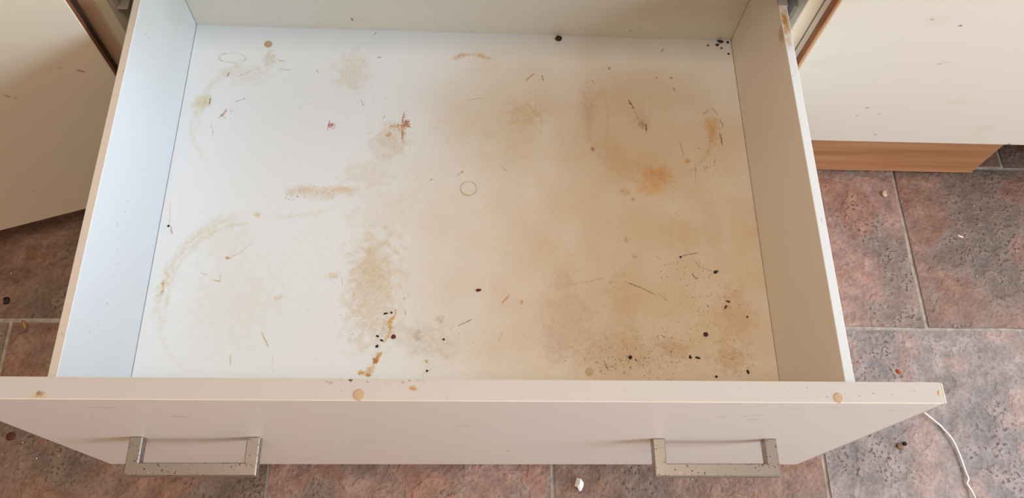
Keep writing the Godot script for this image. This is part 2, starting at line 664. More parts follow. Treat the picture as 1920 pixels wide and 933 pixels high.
func build_room() -> void:
	var t := 0.12
	structure(box("wall_back", Vector3(ROOM_X0 - t, -0.1, ROOM_Z0 - t), Vector3(ROOM_X1 + t, ROOM_Y, ROOM_Z0), 0.002, m.wall, self))
	structure(box("wall_front", Vector3(ROOM_X0 - t, -0.1, ROOM_Z1), Vector3(ROOM_X1 + t, ROOM_Y, ROOM_Z1 + t), 0.002, m.wall, self))
	structure(box("wall_left", Vector3(ROOM_X0 - t, -0.1, ROOM_Z0), Vector3(ROOM_X0, ROOM_Y, ROOM_Z1), 0.002, m.wall, self))
	structure(box("ceiling", Vector3(ROOM_X0 - t, ROOM_Y, ROOM_Z0 - t), Vector3(ROOM_X1 + t, ROOM_Y + 0.1, ROOM_Z1 + t), 0.002, m.ceiling, self))
	var wr := Node3D.new()
	wr.name = "wall_right"
	add_child(wr)
	structure(wr)
	box("wall_panel", Vector3(ROOM_X1, -0.1, ROOM_Z0), Vector3(ROOM_X1 + t, WIN_Y0, ROOM_Z1), 0.002, m.wall, wr)
	box("wall_panel", Vector3(ROOM_X1, WIN_Y1, ROOM_Z0), Vector3(ROOM_X1 + t, ROOM_Y, ROOM_Z1), 0.002, m.wall, wr)
	box("wall_panel", Vector3(ROOM_X1, WIN_Y0, ROOM_Z0), Vector3(ROOM_X1 + t, WIN_Y1, WIN_Z0), 0.002, m.wall, wr)
	box("wall_panel", Vector3(ROOM_X1, WIN_Y0, WIN_Z1), Vector3(ROOM_X1 + t, WIN_Y1, ROOM_Z1), 0.002, m.wall, wr)
	var w := Node3D.new()
	w.name = "window_1"
	w.position = Vector3(ROOM_X1, WIN_Y0, WIN_Z0)
	add_child(w)
	structure(w)
	var H := WIN_Y1 - WIN_Y0
	var D := WIN_Z1 - WIN_Z0
	var f := 0.05
	box("window_frame", Vector3(0.03, 0, 0), Vector3(0.09, f, D), 0.004, m.frame, w)
	box("window_frame", Vector3(0.03, H - f, 0), Vector3(0.09, H, D), 0.004, m.frame, w)
	box("window_frame", Vector3(0.03, f, 0), Vector3(0.09, H - f, f), 0.004, m.frame, w)
	box("window_frame", Vector3(0.03, f, D - f), Vector3(0.09, H - f, D), 0.004, m.frame, w)
	box("window_pane", Vector3(0.058, f, f), Vector3(0.062, H - f, D - f), 0.0005, m.glass, w)


const TILE_X := 0.3824
const TILE_Z := 0.2812
const JOINT_X := 0.1227       # a joint of the row nearest the camera
const JOINT_Z := -0.2065      # the joint line behind that row


func tile_mesh(seed_: int, mm: Material) -> ArrayMesh:
	var r := RandomNumberGenerator.new()
	r.seed = seed_
	var w := TILE_X - 0.0062
	var d := TILE_Z - 0.0062
	var off := Vector2(r.randf() * (SLATE_SPAN - w), r.randf() * (SLATE_SPAN - d))
	var nx := 7
	var nz := 5
	var top := []
	for j in nz + 1:
		var row := []
		for i in nx + 1:
			var x := -w / 2 + w * i / nx
			var z := -d / 2 + d * j / nz
			var y := r.randf_range(-0.0006, 0.0006)
			if i == 0 or i == nx: x += r.randf_range(-0.0014, 0.0010) * (1 if i == nx else -1)
			if j == 0 or j == nz: z += r.randf_range(-0.0014, 0.0010) * (1 if j == nz else -1)
			if i == 0 or i == nx or j == 0 or j == nz: y -= 0.0022
			row.append(Vector3(x, y, z))
		top.append(row)
	var st := SurfaceTool.new()
	st.begin(Mesh.PRIMITIVE_TRIANGLES)
	st.set_material(mm)
	st.set_smooth_group(0)
	var add := func(p: Vector3) -> void:
		st.set_uv(Vector2(p.x + w / 2 + off.x, p.z + d / 2 + off.y) / SLATE_SPAN)
		st.add_vertex(p)
	for j in nz:
		for i in nx:
			var a: Vector3 = top[j][i]
			var b: Vector3 = top[j][i + 1]
			var c: Vector3 = top[j + 1][i + 1]
			var e: Vector3 = top[j + 1][i]
			for p in [a, b, c, a, c, e]: add.call(p)
	# the sides
	var rim := []
	for i in nx: rim.append(top[0][i])
	for j in nz: rim.append(top[j][nx])
	for i in nx: rim.append(top[nz][nx - i])
	for j in nz: rim.append(top[nz - j][0])
	st.set_smooth_group(1)
	for k in rim.size():
		var a: Vector3 = rim[k]
		var b: Vector3 = rim[(k + 1) % rim.size()]
		var a2 := Vector3(a.x * 1.002, -0.0095, a.z * 1.002)
		var b2 := Vector3(b.x * 1.002, -0.0095, b.z * 1.002)
		for p in [a, a2, b2, a, b2, b]: add.call(p)
	st.generate_normals()
	return st.commit()


func build_fill_lamp() -> void:  # lamp added out of view to give warm fill
	var o := thing("added_ceiling_lamp", FILL_LAMP, "square white ceiling lamp added out of view for warm fill light", "lamp")
	box("fill_lamp_housing", Vector3(-0.32, -0.05, -0.32), Vector3(0.32, 0.0, 0.32), 0.004, m.frame, o)
	box("fill_lamp_diffuser", Vector3(-0.30, -0.056, -0.30), Vector3(0.30, -0.0505, 0.30), 0.001, m.glow, o)


func build_floor() -> void:
	var f := Node3D.new()
	f.name = "floor"
	add_child(f)
	structure(f)
	meta(f, "stone-look floor tiles in pinkish brown and grey with pale grout, laid in half bond", "", "", "")
	box("grout_bed", Vector3(ROOM_X0 - 0.12, -0.10, ROOM_Z0 - 0.12), Vector3(ROOM_X1 + 0.12, -0.0042, ROOM_Z1 + 0.12), 0.001, m.grout, f)
	var kinds := []
	for k in 24:
		kinds.append(tile_mesh(100 + k, m.slate[k % 3]))
	# the tone of the tiles in view, the rear row browned for cabinet shade: (row, column from the first joint)
	var chosen := {Vector2i(0, 0): 2, Vector2i(0, -1): 0, Vector2i(0, -2): 2, Vector2i(0, 1): 1, Vector2i(0, 2): 1, Vector2i(-1, 0): 0, Vector2i(-1, 1): 2, Vector2i(-1, -3): 2, Vector2i(-1, -2): 2, Vector2i(-2, 2): 2, Vector2i(-2, 1): 2}
	var r := RandomNumberGenerator.new()
	r.seed = 77
	for row in range(-3, 10):
		var z := JOINT_Z + TILE_Z * (row + 0.5)
		var x0 := JOINT_X + (TILE_X / 2 if row % 2 != 0 else 0.0)
		for c in range(-8, 5):
			var x := x0 + TILE_X * (c + 0.5)
			if x - TILE_X / 2 > ROOM_X1 or x + TILE_X / 2 < ROOM_X0 or z - TILE_Z / 2 > ROOM_Z1: continue
			var tone: int = chosen.get(Vector2i(row, c), r.randi() % 3)
			var o := put("tile", kinds[(r.randi() % 8) * 3 + tone], f, Vector3(x, 0, z))
			if r.randf() < 0.5: o.rotation.y = PI


# ------------------------------------------------------------------ cabinets
const Z_CARC := -0.4445
const Z_DOOR := -0.4265


func door_texture(marks: Array) -> StandardMaterial3D:
	canvas(600, 706, CREAM, 597.0)
	for i in 26:
		blot(rng.randf() * 597, rng.randf() * 702, rng.randf_range(8, 30), rng.randf_range(3, 12), 0, "cfc2aa", 0.2, 0.6)
	for q in marks:
		streak(q[0], q[1], q[2], q[3], q[4], q[5], q[6], 0.4)
	return painted(0.42)


func build_cabinets() -> void:
	# the cabinet that the drawer belongs to
	var a := thing("base_cabinet", Vector3(-0.002, 0, Z_CARC), "cream base cabinet behind the pulled-out drawer, open where the drawer slides in", "cabinet")
	var zb := ROOM_Z0 + 0.01 - Z_CARC
	box("side_panel", Vector3(-0.4105, 0.16, zb), Vector3(-0.3965, 0.86, 0), 0.0006, m.carcass, a, {"+z": m.lit_lip})
	box("side_panel", Vector3(0.3785, 0.16, zb), Vector3(0.3965, 0.86, 0), 0.0006, m.carcass, a, {"+z": m.lit_lip})
	box("bottom_panel", Vector3(-0.3965, 0.16, zb), Vector3(0.3785, 0.178, -0.002), 0.0006, m.carcass, a)
	box("back_panel", Vector3(-0.3965, 0.178, zb), Vector3(0.3785, 0.86, zb + 0.008), 0.0004, m.carcass, a)
	box("rail", Vector3(-0.3965, 0.842, -0.10), Vector3(0.3785, 0.86, -0.002), 0.0006, m.carcass, a)
	box("drawer_front", Vector3(-0.3985, 0.492, 0.001), Vector3(0.3985, 0.862, 0.019), 0.001, m.cream, a)
	for s in [-1, 1]:
		var xi := -0.3965 if s < 0 else 0.3785
		var rn := box("runner", Vector3(minf(xi, xi - s * 0.004), 0.372, zb + 0.05), Vector3(maxf(xi, xi - s * 0.004), 0.408, -0.012), 0.0006, m.steel, a)
		put("runner_flange", bev_box(Vector3(0.012, 0.0016, 0.47), 0.0004, m.steel), rn, Vector3(-s * 0.005, -0.0172, 0.02))
		put("screw", lathe([Vector2(0.0, -0.001), Vector2(0.0042, -0.001), Vector2(0.0036, 0.0012), Vector2(0.0, 0.0012)], 12, m.hole), rn, Vector3(-s * 0.0022, 0.006, 0.2), Vector3(0, 0, s * PI / 2))
	# its neighbour on the right
	var b := thing("base_cabinet", Vector3(0.6975, 0, Z_CARC), "cream base cabinet with a closed flat door, right of the drawer above the wooden plinth", "cabinet", "")
	box("side_panel", Vector3(-0.3005, 0.16, zb), Vector3(-0.2825, 0.86, 0), 0.0006, m.carcass, b)
	box("side_panel", Vector3(0.2825, 0.16, zb), Vector3(0.3005, 0.86, 0), 0.0006, m.carcass, b)
	box("bottom_panel", Vector3(-0.2825, 0.16, zb), Vector3(0.2825, 0.178, -0.002), 0.0006, m.carcass, b)
	box("back_panel", Vector3(-0.2825, 0.178, zb), Vector3(0.2825, 0.86, zb + 0.008), 0.0004, m.carcass, b)
	var dm := door_texture([[150, 452, 154, 452, 3, "3e3026", 0.9], [112, 443, 117, 443, 3, "a89c8a", 0.6], [164, 522, 170, 521, 2.4, "9a8c78", 0.6], [171, 519, 177, 517, 2, "9a8c78", 0.5], [120, 619, 125, 617, 3.2, "7a6a56", 0.7], [116, 637, 119, 635, 2.6, "8a7c68", 0.6], [143, 633, 149, 631, 2, "8a7c68", 0.5], [162, 682, 167, 683, 2.6, "8e806c", 0.6], [366, 700, 370, 700, 5, "7a4a2e", 0.7]])
	var door := box("door", Vector3(-0.2960, 0.1696, 0.0004), Vector3(0.3005, 0.8716, 0.0180), 0.0012, m.cream, b, {"+z": dm, "-x": m.edge_wood})
	put("edge_strip", bev_box(Vector3(0.0012, 0.70, 0.0044), 0.0003, m.arris), door, Vector3(-0.2983, 0, 0.0064))
	box("light_block_panel", Vector3(0.3015, 0.0, zb), Vector3(0.3165, 0.86, 0.018), 0.0008, m.carcass, b)  # unseen panel, added to keep window light off the floor under the cabinet
	# its neighbour on the left, door ajar
	var c := thing("base_cabinet", Vector3(-0.7130, 0, Z_CARC), "cream base cabinet with a flat door standing ajar, left of the drawer", "cabinet", "")
	box("side_panel", Vector3(0.2825, 0.16, zb), Vector3(0.3000, 0.86, 0), 0.0006, m.carcass, c, {"+z": m.pink_lip})
	box("side_panel", Vector3(-0.3005, 0.16, zb), Vector3(-0.2825, 0.86, 0), 0.0006, m.carcass, c)
	box("bottom_panel", Vector3(-0.2825, 0.16, zb), Vector3(0.2825, 0.178, -0.002), 0.0006, m.carcass, c)
	box("back_panel", Vector3(-0.2825, 0.178, zb), Vector3(0.2825, 0.86, zb + 0.008), 0.0004, m.carcass, c)
	var lm := door_texture([[564, 450, 570, 456, 2.0, "5e4a38", 0.8], [548, 440, 552, 444, 2.4, "9a846e", 0.4], [481, 462, 485, 467, 2.6, "6e5845", 0.6], [486, 467, 490, 474, 3, "b09a84", 0.35], [419, 634, 422, 637, 2, "8a745e", 0.5]])
	var hinge_edge := Vector3(-0.4035 - c.position.x, 0, -0.391 - Z_CARC)
	var ang := atan2(0.315, 0.949)
	var ld := put("door", bev_box(Vector3(0.5965, 0.788, 0.018), 0.0012, m.cream, {"+z": lm, "+x": m.edge_wood}), c)
	var bas := Basis(Vector3.UP, ang)
	ld.basis = bas
	ld.position = hinge_edge + Vector3(0, 0.0736 + 0.394, 0) + bas * Vector3(-0.29825, 0, -0.009)
	var gap_strip := put("gap_shade_strip", bev_box(Vector3(0.004, 0.780, 0.0125), 0.0008, m.gap_shade_strip), ld, Vector3(0.2970, 0, -0.0095))  # dark strip added as the shade between door and carcass
	meta(gap_strip, "dark brown strip added to deepen the shaded gap along the hinge side")
	# the wooden plinth and the worktop
	var pl := thing("plinth_board", Vector3(0.2, 0, -0.481), "worn orange-brown wooden plinth board on the floor under the right cabinet", "plinth")
	box("board", Vector3(-0.60, 0.008, -0.009), Vector3(0.623, 0.158, 0.009), 0.001, m.oak, pl)
	box("worktop", Vector3(-1.03, 0.8725, ROOM_Z0 + 0.005), Vector3(1.01, 0.91, -0.40), 0.004, m.worktop, self)
	meta(get_node("worktop"), "brown kitchen worktop lying across the three base cabinets", "worktop")


# ------------------------------------------------------------------ the drawer
const XL := -0.3498
const XR := 0.3485
const Y_BOT := 0.2685
const Y_SIDE := 0.4191
const Z_BACK := -0.5179


func handle(x0: float, x1: float, y: float, parent: Node) -> void:
	var s := 0.0122
	var h := MeshInstance3D.new()
	h.name = "handle"
	h.position = Vector3((x0 + x1) / 2, y - s / 2, 0.018)
	parent.add_child(h, true)
	meta(h, "square brushed nickel bar handle speckled with grime")
	var w := (x1 - x0) / 2
	var d := 0.0362
	var outline := [Vector2(-w, 0), Vector2(-w + s, 0), Vector2(-w + s, d - s), Vector2(w - s, d - s), Vector2(w - s, 0), Vector2(w, 0), Vector2(w, d), Vector2(-w, d)]
	h.mesh = extruded(outline, s, 0.0009, m.handle)


# a flat outline (x, z) extruded along y, its upper and lower edges chamfered
func extruded(outline: Array, height: float, b: float, mm: Material) -> ArrayMesh:
	var n := outline.size()
	var area := 0.0
	for i in n: area += outline[i].cross(outline[(i + 1) % n])
	var sgn := 1.0 if area > 0.0 else -1.0
	var inset := []
	for i in n:
		var e0: Vector2 = (outline[i] - outline[(i + n - 1) % n]).normalized()
		var e1: Vector2 = (outline[(i + 1) % n] - outline[i]).normalized()
		var n0 := Vector2(-e0.y, e0.x) * sgn
		var n1 := Vector2(-e1.y, e1.x) * sgn
		inset.append(outline[i] + (n0 + n1) * b)
	var st := SurfaceTool.new()
	st.begin(Mesh.PRIMITIVE_TRIANGLES)
	st.set_material(mm)
	var hy := height / 2
	var flat := Geometry2D.triangulate_polygon(PackedVector2Array(inset))
	for s in [-1.0, 1.0]:
		for i in range(0, flat.size(), 3):
			var q := []
			for k in 3: q.append(Vector3(inset[flat[i + k]].x, s * hy, inset[flat[i + k]].y))
			tri(st, q[0], q[1], q[2], Vector3(0, s, 0))
	for i in n:
		var j := (i + 1) % n
		var e: Vector2 = (outline[j] - outline[i]).normalized()
		var o := Vector3(e.y, 0, -e.x) * sgn
		var a3 := Vector3(outline[i].x, 0, outline[i].y)
		var b3 := Vector3(outline[j].x, 0, outline[j].y)
		var a4 := Vector3(inset[i].x, 0, inset[i].y)
		var b4 := Vector3(inset[j].x, 0, inset[j].y)
		var up := Vector3(0, hy - b, 0)
		var top := Vector3(0, hy, 0)
		tri(st, a3 - up, b3 - up, b3 + up, o)
		tri(st, a3 - up, b3 + up, a3 + up, o)
		for s in [-1.0, 1.0]:
			var nn := (o + Vector3(0, s, 0)).normalized()
			tri(st, a3 + up * s, b3 + up * s, b4 + top * s, nn)
			tri(st, a3 + up * s, b4 + top * s, a4 + top * s, nn)
	return st.commit()


func screw_cap(at: Vector3, r: float, parent: Node3D) -> void:
	put("screw_cap", lathe([Vector2(r, -0.0004), Vector2(r, 0.0002), Vector2(r * 0.86, 0.0005), Vector2(0.0, 0.0006)], 20, m.cap), parent, at - parent.position)


func build_drawer() -> void:
	var d := thing("kitchen_drawer", Vector3(0, 0, 0), "deep empty white kitchen drawer with stained bottom and two bar handles, pulled fully out", "drawer")
	# bottom panel: its stains, over cool daylight and warm shade tinted in
	canvas(PW, PH, Color(0.90, 0.93, 0.96), PANEL.x)
	specks(350, 260, 345, 255, 260, 1.0, "a89a86", 0.35)
	wash(610.7, 307.1, 355.8, 438.2, "c4a57e", 0.5)
	wash(429.3, 275.9, 239.3, 399.9, "cdb498", 0.34)
	wash(632.5, 340.5, 188.3, 269.5, "c2a078", 0.22)
	blot(533, 430.6, 77.5, 30.5, 0, "a07a58", 0.28, 0.7)
	blot(584.1, 427.1, 24, 16, 0, "a8704c", 0.3, 0.7)
	blot(530.2, 380.8, 24.4, 57.4, 0, "a8825c", 0.24, 0.7)
	blot(658.4, 385.7, 29.6, 48, 0, "b57f58", 0.34, 0.5)
	blot(647.4, 437, 28.9, 22, 0, "a5743f", 0.42, 0.7)
	blot(468.9, 400.4, 42, 62.5, 0, "b08a72", 0.24, 0.6)
	wash(572.6, 140, 115.1, 117.7, "c09868", 0.18)
	blot(422, 124.6, 30.1, 25.2, 0, "b98a58", 0.38, 0.6)
	wash(385.3, 105.8, 107.5, 111.7, "c4aa80", 0.2)
	blot(315.2, 420.4, 40.8, 30.4, 0, "a89a84", 0.28, 0.7)
	blot(247.5, 358.7, 41.6, 89.7, 0, "c6ab82", 0.5, 0.6)
	blot(242.9, 332.9, 24, 39.3, 0, "c4a272", 0.28, 0.6)
	blot(202.9, 67.1, 30, 40.7, 0, "c8b083", 0.34, 0.6)
	blot(255.2, 167.5, 29, 30.1, 0, "c2a47c", 0.42, 0.6)
	blot(232.5, 216.1, 37.8, 28.9, 0, "cbb595", 0.3, 0.6)
	blot(254.2, 265.3, 55.7, 41.7, 0, "cdb89c", 0.22, 0.6)
	blot(96.2, 373.3, 63.7, 68.9, 0, "d2c39c", 0.2, 0.6)
	blot(75.1, 302.5, 41.7, 33.3, 0, "d2c6a4", 0.24, 0.6)
	blot(21.5, 118.1, 12.8, 13.9, 0, "d0c48c", 0.6, 0.5)
	blot(29.6, 116.3, 6.4, 12.4, 0, "c8b678", 0.4, 0.5)
	blot(97.8, 50.1, 10.6, 16.4, 0, "bda17c", 0.4, 0.6)
	blot(71, 75.4, 39.3, 17.7, 0, "cdbd9c", 0.25, 0.6)
	blot(580.7, 208.3, 26.4, 19.3, 0, "c8935a", 0.62, 0.45)
	blot(587.6, 204.4, 18.5, 13.4, 0, "c08848", 0.45, 0.5)
	blot(576.1, 224.5, 23.6, 13.2, 0, "cf9c58", 0.55, 0.5)
	blot(548.8, 194.1, 26.4, 13.5, 0, "c49a62", 0.4, 0.6)
	blot(529.9, 179.5, 17.2, 16.6, 0, "c2986a", 0.34, 0.6)
	blot(657.7, 137.8, 13, 29.9, 0, "c08e52", 0.55, 0.5)
	blot(566.9, 126.1, 17.7, 19, 0, "b58a5a", 0.34, 0.7)
	blot(500.1, 106.5, 10.9, 40.1, 0, "bd9062", 0.34, 0.6)
	blot(622.4, 186.4, 5.3, 4.5, 0, "c57f45", 0.75, 0.3)
	blot(505.1, 171.8, 4, 4.6, 0, "9c6a48", 0.75, 0.4)
	blot(541.1, 231.1, 7.8, 5.8, 0, "c48c48", 0.6, 0.5)
	blot(550.2, 241, 2.6, 3.6, 0, "b0623a", 0.75, 0.3)
	blot(538.9, 294.6, 5.1, 5.5, 0, "a87a50", 0.6, 0.5)
	blot(547, 314.9, 4.4, 3.4, 0, "a5764c", 0.55, 0.5)
	blot(516.9, 348.7, 3.7, 3.9, 0, "b07c5c", 0.5, 0.5)
	blot(177.8, 238.7, 46.5, 11.3, 0, "d0b48a", 0.45, 0.6)
	blot(202.4, 235.4, 24.9, 7.8, 0, "cdae78", 0.45, 0.6)
	blot(152.9, 237.9, 18.6, 9.9, 0, "cfb79c", 0.4, 0.7)
	blot(108.4, 269.4, 5.5, 4.1, 0, "cdb36c", 0.65, 0.4)
	blot(200.7, 344.6, 8.3, 5.2, 0, "d2b98e", 0.55, 0.4)
	blot(142.5, 371.5, 5.8, 5, 0, "d2b09a", 0.5, 0.5)
	blot(273.9, 408.6, 35, 12.3, 0, "b9a98c", 0.24, 0.6)
	ring(96.2, 373.3, 82.3, 99.1, 9.3, 160, 270, "cdb888", 0.36, 0.75)
	ring(96.2, 373.3, 74.1, 91.5, 4.6, 160, 280, "c6ac72", 0.25, 0.7)
	ring(98.6, 392, 79.3, 74, 4.6, 120, 190, "cdbd94", 0.2, 0.8)
	ring(110.4, 133.3, 88.7, 88.4, 8.1, 160, 250, "cdbd98", 0.3, 0.8)
	ring(111.6, 144.8, 96, 80, 4.6, 130, 200, "d0c28c", 0.22, 0.8)
	ring(127.2, 229.2, 92.9, 42.6, 4.6, 40, 100, "d2c08c", 0.22, 0.8)
	ring(580.8, 139.8, 80, 78.4, 9.3, 95, 235, "bf9566", 0.24, 0.85)
	ring(580.8, 139.8, 75.9, 74.5, 5.2, -20, 70, "a8824e", 0.26, 0.9)
	ring(352.2, 230, 9.5, 9.3, 1.4, 0, 360, "a79362", 0.7, 0.15)
	ring(51.3, 50, 16.5, 7.4, 1.3, 60, 400, "ad9b7c", 0.42, 0.4)
	ring(354.4, 48.2, 24.6, 13.3, 5.2, 190, 340, "bb8f58", 0.55, 0.6)
	ring(485.9, 122.8, 40.5, 75.1, 2.9, -40, 60, "b58c68", 0.2, 0.7)
	streak(270.6, 123.4, 271.2, 164.9, 1.7, "8c4426", 0.75, 0.7)
	specks(271.6, 144.3, 2, 20, 40, 1.5, "8c4426", 0.7)
	specks(265.1, 144.4, 9.1, 3.1, 34, 1.5, "9c4c26", 0.75)
	specks(274.7, 141.1, 4.6, 6.9, 40, 1.6, "84391a", 0.85)
	blot(274, 141.1, 4.6, 6.2, 0, "94502c", 0.7, 0.6)
	streak(276, 140.3, 280.9, 148.6, 1.4, "94502c", 0.75, 0.5)
	blot(261.9, 146.8, 10.4, 6.9, 0, "c08c4c", 0.5, 0.5)
	blot(271.3, 151.9, 3.9, 12.2, 0, "b8824c", 0.4, 0.6)
	specks(271.2, 164.9, 2.6, 7.6, 16, 1.3, "6a3822", 0.8)
	specks(254, 157.7, 3.9, 4.6, 14, 1.3, "a5603a", 0.65)
	blot(253.4, 157.7, 4.5, 4.6, 0, "b57248", 0.5, 0.7)
	blot(183.3, 146.6, 3.9, 4.6, 0, "ae4a30", 0.8, 0.5)
	specks(184, 146.6, 3.9, 4.6, 22, 1.3, "8f3620", 0.75)
	streak(180.1, 138.3, 179.5, 154.4, 1.3, "8a4028", 0.75, 0.4)
	specks(184, 147.4, 5.8, 6.9, 10, 1, "8a3c26", 0.6)
	streak(271.3, 381.9, 270.9, 396.3, 2.3, "c08c3c", 0.7, 0.5)
	streak(270.6, 391.3, 267.4, 407.4, 5.2, "c4923c", 0.85, 0.45)
	streak(267.2, 403.7, 263.1, 423.9, 3.5, "caa05a", 0.7, 0.5)
	streak(261.3, 432.9, 252.9, 446.1, 4.6, "b87a30", 0.85, 0.5)
	blot(254.4, 443.1, 4.6, 4.7, 0, "a85a20", 0.9, 0.4)
	streak(252.9, 447.3, 245.7, 458.5, 7.5, "c49a54", 0.75, 0.6)
	blot(240.4, 456.2, 4.5, 3.5, 0, "bd8436", 0.9, 0.4)
	blot(246.8, 458.5, 5.7, 2.3, 0, "b8742a", 0.8, 0.4)
	streak(399.9, 364.5, 390.2, 376.1, 2.3, "b9803e", 0.8, 0.5)
	blot(414.3, 373.2, 2.4, 3.2, 0, "b9803e", 0.75, 0.4)
	streak(16, 352.3, 14.8, 370, 3.5, "b8934a", 0.75, 0.7)
	streak(18.5, 342.7, 16.4, 358.6, 2.3, "bfa05c", 0.5, 0.7)
	streak(80.9, 328.2, 108.2, 303.3, 1, "b8a07a", 0.55, 0.4)
	blot(81.6, 324.2, 3.5, 3.3, 0, "bd7c46", 0.85, 0.4)
	streak(128.4, 410, 138.5, 429.2, 1.5, "bd983c", 0.75, 0.5)
	streak(98.7, 436.7, 101.5, 449.6, 1.4, "b5a070", 0.65, 0.4)
	streak(54, 342.2, 62.2, 345.9, 1.2, "b09a72", 0.6, 0.4)
	streak(68.8, 351.6, 77.3, 354, 1.7, "bd9a62", 0.65, 0.4)
	streak(74.7, 343.2, 77.4, 354.6, 1.2, "bda878", 0.6, 0.4)
	streak(142.8, 436.9, 147.3, 457.4, 1, "cdb884", 0.45, 0.4)
	streak(6.4, 252.8, 10.7, 286.9, 0.9, "a8a49a", 0.5, 0.4)
	streak(10.6, 286.2, 15.3, 296.9, 2, "b08a70", 0.75, 0.5)
	streak(30.6, 110, 30.9, 120.9, 1.9, "6f5426", 0.85, 0.4)
	streak(56.2, 127.1, 47.1, 140.4, 2.9, "8d6c44", 0.75, 0.75)
	streak(74.5, 108.7, 63.2, 116.8, 1.5, "6a6152", 0.6, 0.7)
	streak(50.9, 72, 47.8, 78.5, 1.7, "6a5c44", 0.7, 0.6)
	streak(58.2, 78.2, 89.2, 61.8, 1.7, "b3a07c", 0.5, 0.7)
	streak(38.4, 146.8, 43.2, 167.7, 1.5, "b5a070", 0.45, 0.6)
	streak(110.9, 66, 128.2, 67.1, 1.4, "8c7f66", 0.55, 0.7)
	streak(108, 51.4, 118.1, 52.7, 2.3, "b09a78", 0.5, 0.6)
	streak(554.5, 97.7, 559.6, 113.6, 2.9, "6e4a26", 0.8, 0.6)
	streak(559.6, 113.6, 566.4, 132.4, 1.7, "8e6a42", 0.6, 0.7)
	streak(575.1, 133.7, 575.7, 144.6, 2, "4e3420", 0.85, 0.4)
	blot(570.3, 135.4, 9.5, 9.4, 0, "8a6236", 0.5, 0.75)
	streak(667.1, 145.3, 668.6, 162.4, 2.1, "5e3d18", 0.85, 0.35)
	streak(671, 123.2, 672.1, 137.4, 1.6, "6e5228", 0.7, 0.6)
	streak(661.7, 107.4, 668.8, 118.5, 1.7, "8e6c42", 0.6, 0.7)
	streak(655.9, 110, 648.3, 117.4, 1.4, "6e5534", 0.7, 0.6)
	streak(615, 157.6, 617.6, 180.4, 1.4, "8e6c46", 0.6, 0.6)
	streak(632.9, 188.4, 630.5, 218.2, 1.2, "8e7550", 0.5, 0.8)
	streak(648.4, 193.3, 642.2, 200.9, 1.4, "7e6238", 0.6, 0.7)
	streak(656.2, 182.6, 654.9, 188.6, 1.5, "7e6238", 0.6, 0.7)
	streak(533.8, 345.1, 569.6, 362.3, 1.2, "4e3a28", 0.75, 0.3)
	streak(569.7, 361, 580.1, 369.3, 0.9, "6e5a44", 0.55, 0.6)
	streak(464.5, 353.9, 514.2, 341.5, 1, "8e765c", 0.45, 0.6)
	streak(601.7, 315.4, 624.5, 309, 1, "5e4630", 0.7, 0.3)
	streak(571, 313.2, 578.1, 318.5, 0.9, "6e5640", 0.5, 0.4)
	streak(613, 335.4, 618.5, 343.3, 1.4, "4e3826", 0.75, 0.35)
	streak(617.8, 318.6, 622.6, 327.3, 1, "6e543a", 0.6, 0.5)
	streak(623.2, 327.2, 638.4, 332.4, 1, "7e6244", 0.55, 0.6)
	streak(342.3, 402.3, 360.5, 394.7, 1.2, "6e5440", 0.7, 0.4)
	streak(387.8, 421.5, 393.7, 408.6, 0.9, "8e7a64", 0.55, 0.6)
	streak(304.9, 458.1, 319, 449.7, 0.9, "6e6456", 0.45, 0.8)
	streak(348.4, 105.3, 370.5, 99.1, 1.2, "7e7058", 0.6, 0.75)
	streak(422.7, 74, 434.6, 60.5, 2.6, "a5682e", 0.7, 0.5)
	streak(444.9, 63.5, 448.1, 73.2, 2.3, "9c6430", 0.7, 0.5)
	streak(436.2, 84.2, 434.2, 116.3, 0.8, "a88e6a", 0.5, 0.3)
	streak(435.6, 116.3, 430.8, 122, 1.4, "9c7a52", 0.5, 0.5)
	streak(505, 441.8, 509.3, 450.2, 1.4, "4e3a2a", 0.75, 0.35)
	streak(511.3, 446.5, 515.3, 447.7, 1.2, "5e4834", 0.7, 0.5)
	streak(538.5, 437.9, 540.6, 441.5, 1.4, "3e2c20", 0.85, 0.2)
	blot(642.8, 332.3, 2.5, 2, 0, "3a2416", 0.8, 0.3)
	streak(570.5, 410, 575.7, 413, 1.5, "6e5236", 0.7, 0.4)
	streak(564.8, 413.1, 567.7, 415.6, 1.4, "6e5236", 0.6, 0.4)
	streak(627.1, 373.2, 628.5, 377.7, 1.4, "5e4430", 0.7, 0.4)
	streak(579.8, 428.4, 580.1, 431.5, 1.5, "5e4028", 0.7, 0.4)
	streak(238.4, 42.9, 233, 43.9, 1.3, "5e5448", 0.65, 0.3)
	streak(229.9, 3.5, 227.5, 8.7, 1.2, "6e6458", 0.55, 0.4)
	streak(157.9, 64.5, 160.5, 70.9, 1.2, "7e7464", 0.6, 0.4)
	streak(246.6, 129.5, 244.4, 136.5, 1.2, "8e8068", 0.5, 0.6)
	streak(216.3, 106.8, 220.4, 118.5, 1.3, "8e8464", 0.6, 0.6)
	streak(308.6, 218, 306.2, 220.2, 1.5, "4e4640", 0.7, 0.3)
	streak(389.9, 197.8, 398.9, 206.5, 1.2, "8e7c5a", 0.6, 0.5)
	streak(345.5, 207.7, 337.9, 215.2, 1.4, "8e7a5a", 0.5, 0.7)
	blot(344.2, 207.7, 1.9, 2.2, 0, "6e5a3c", 0.6, 0.4)
	streak(282, 369.1, 283.4, 373.6, 1.3, "6e5a44", 0.6, 0.5)
	streak(284.3, 382.4, 285.3, 391.1, 1.2, "6e5c4c", 0.6, 0.7)
	streak(307.2, 441.5, 311.3, 444.5, 1.3, "ad7a34", 0.75, 0.4)
	blot(310.1, 442.1, 2.3, 2.4, 0, "b08244", 0.6, 0.5)
	blot(298.6, 413.2, 5.8, 9.8, 0, "8e7a62", 0.4, 0.75)
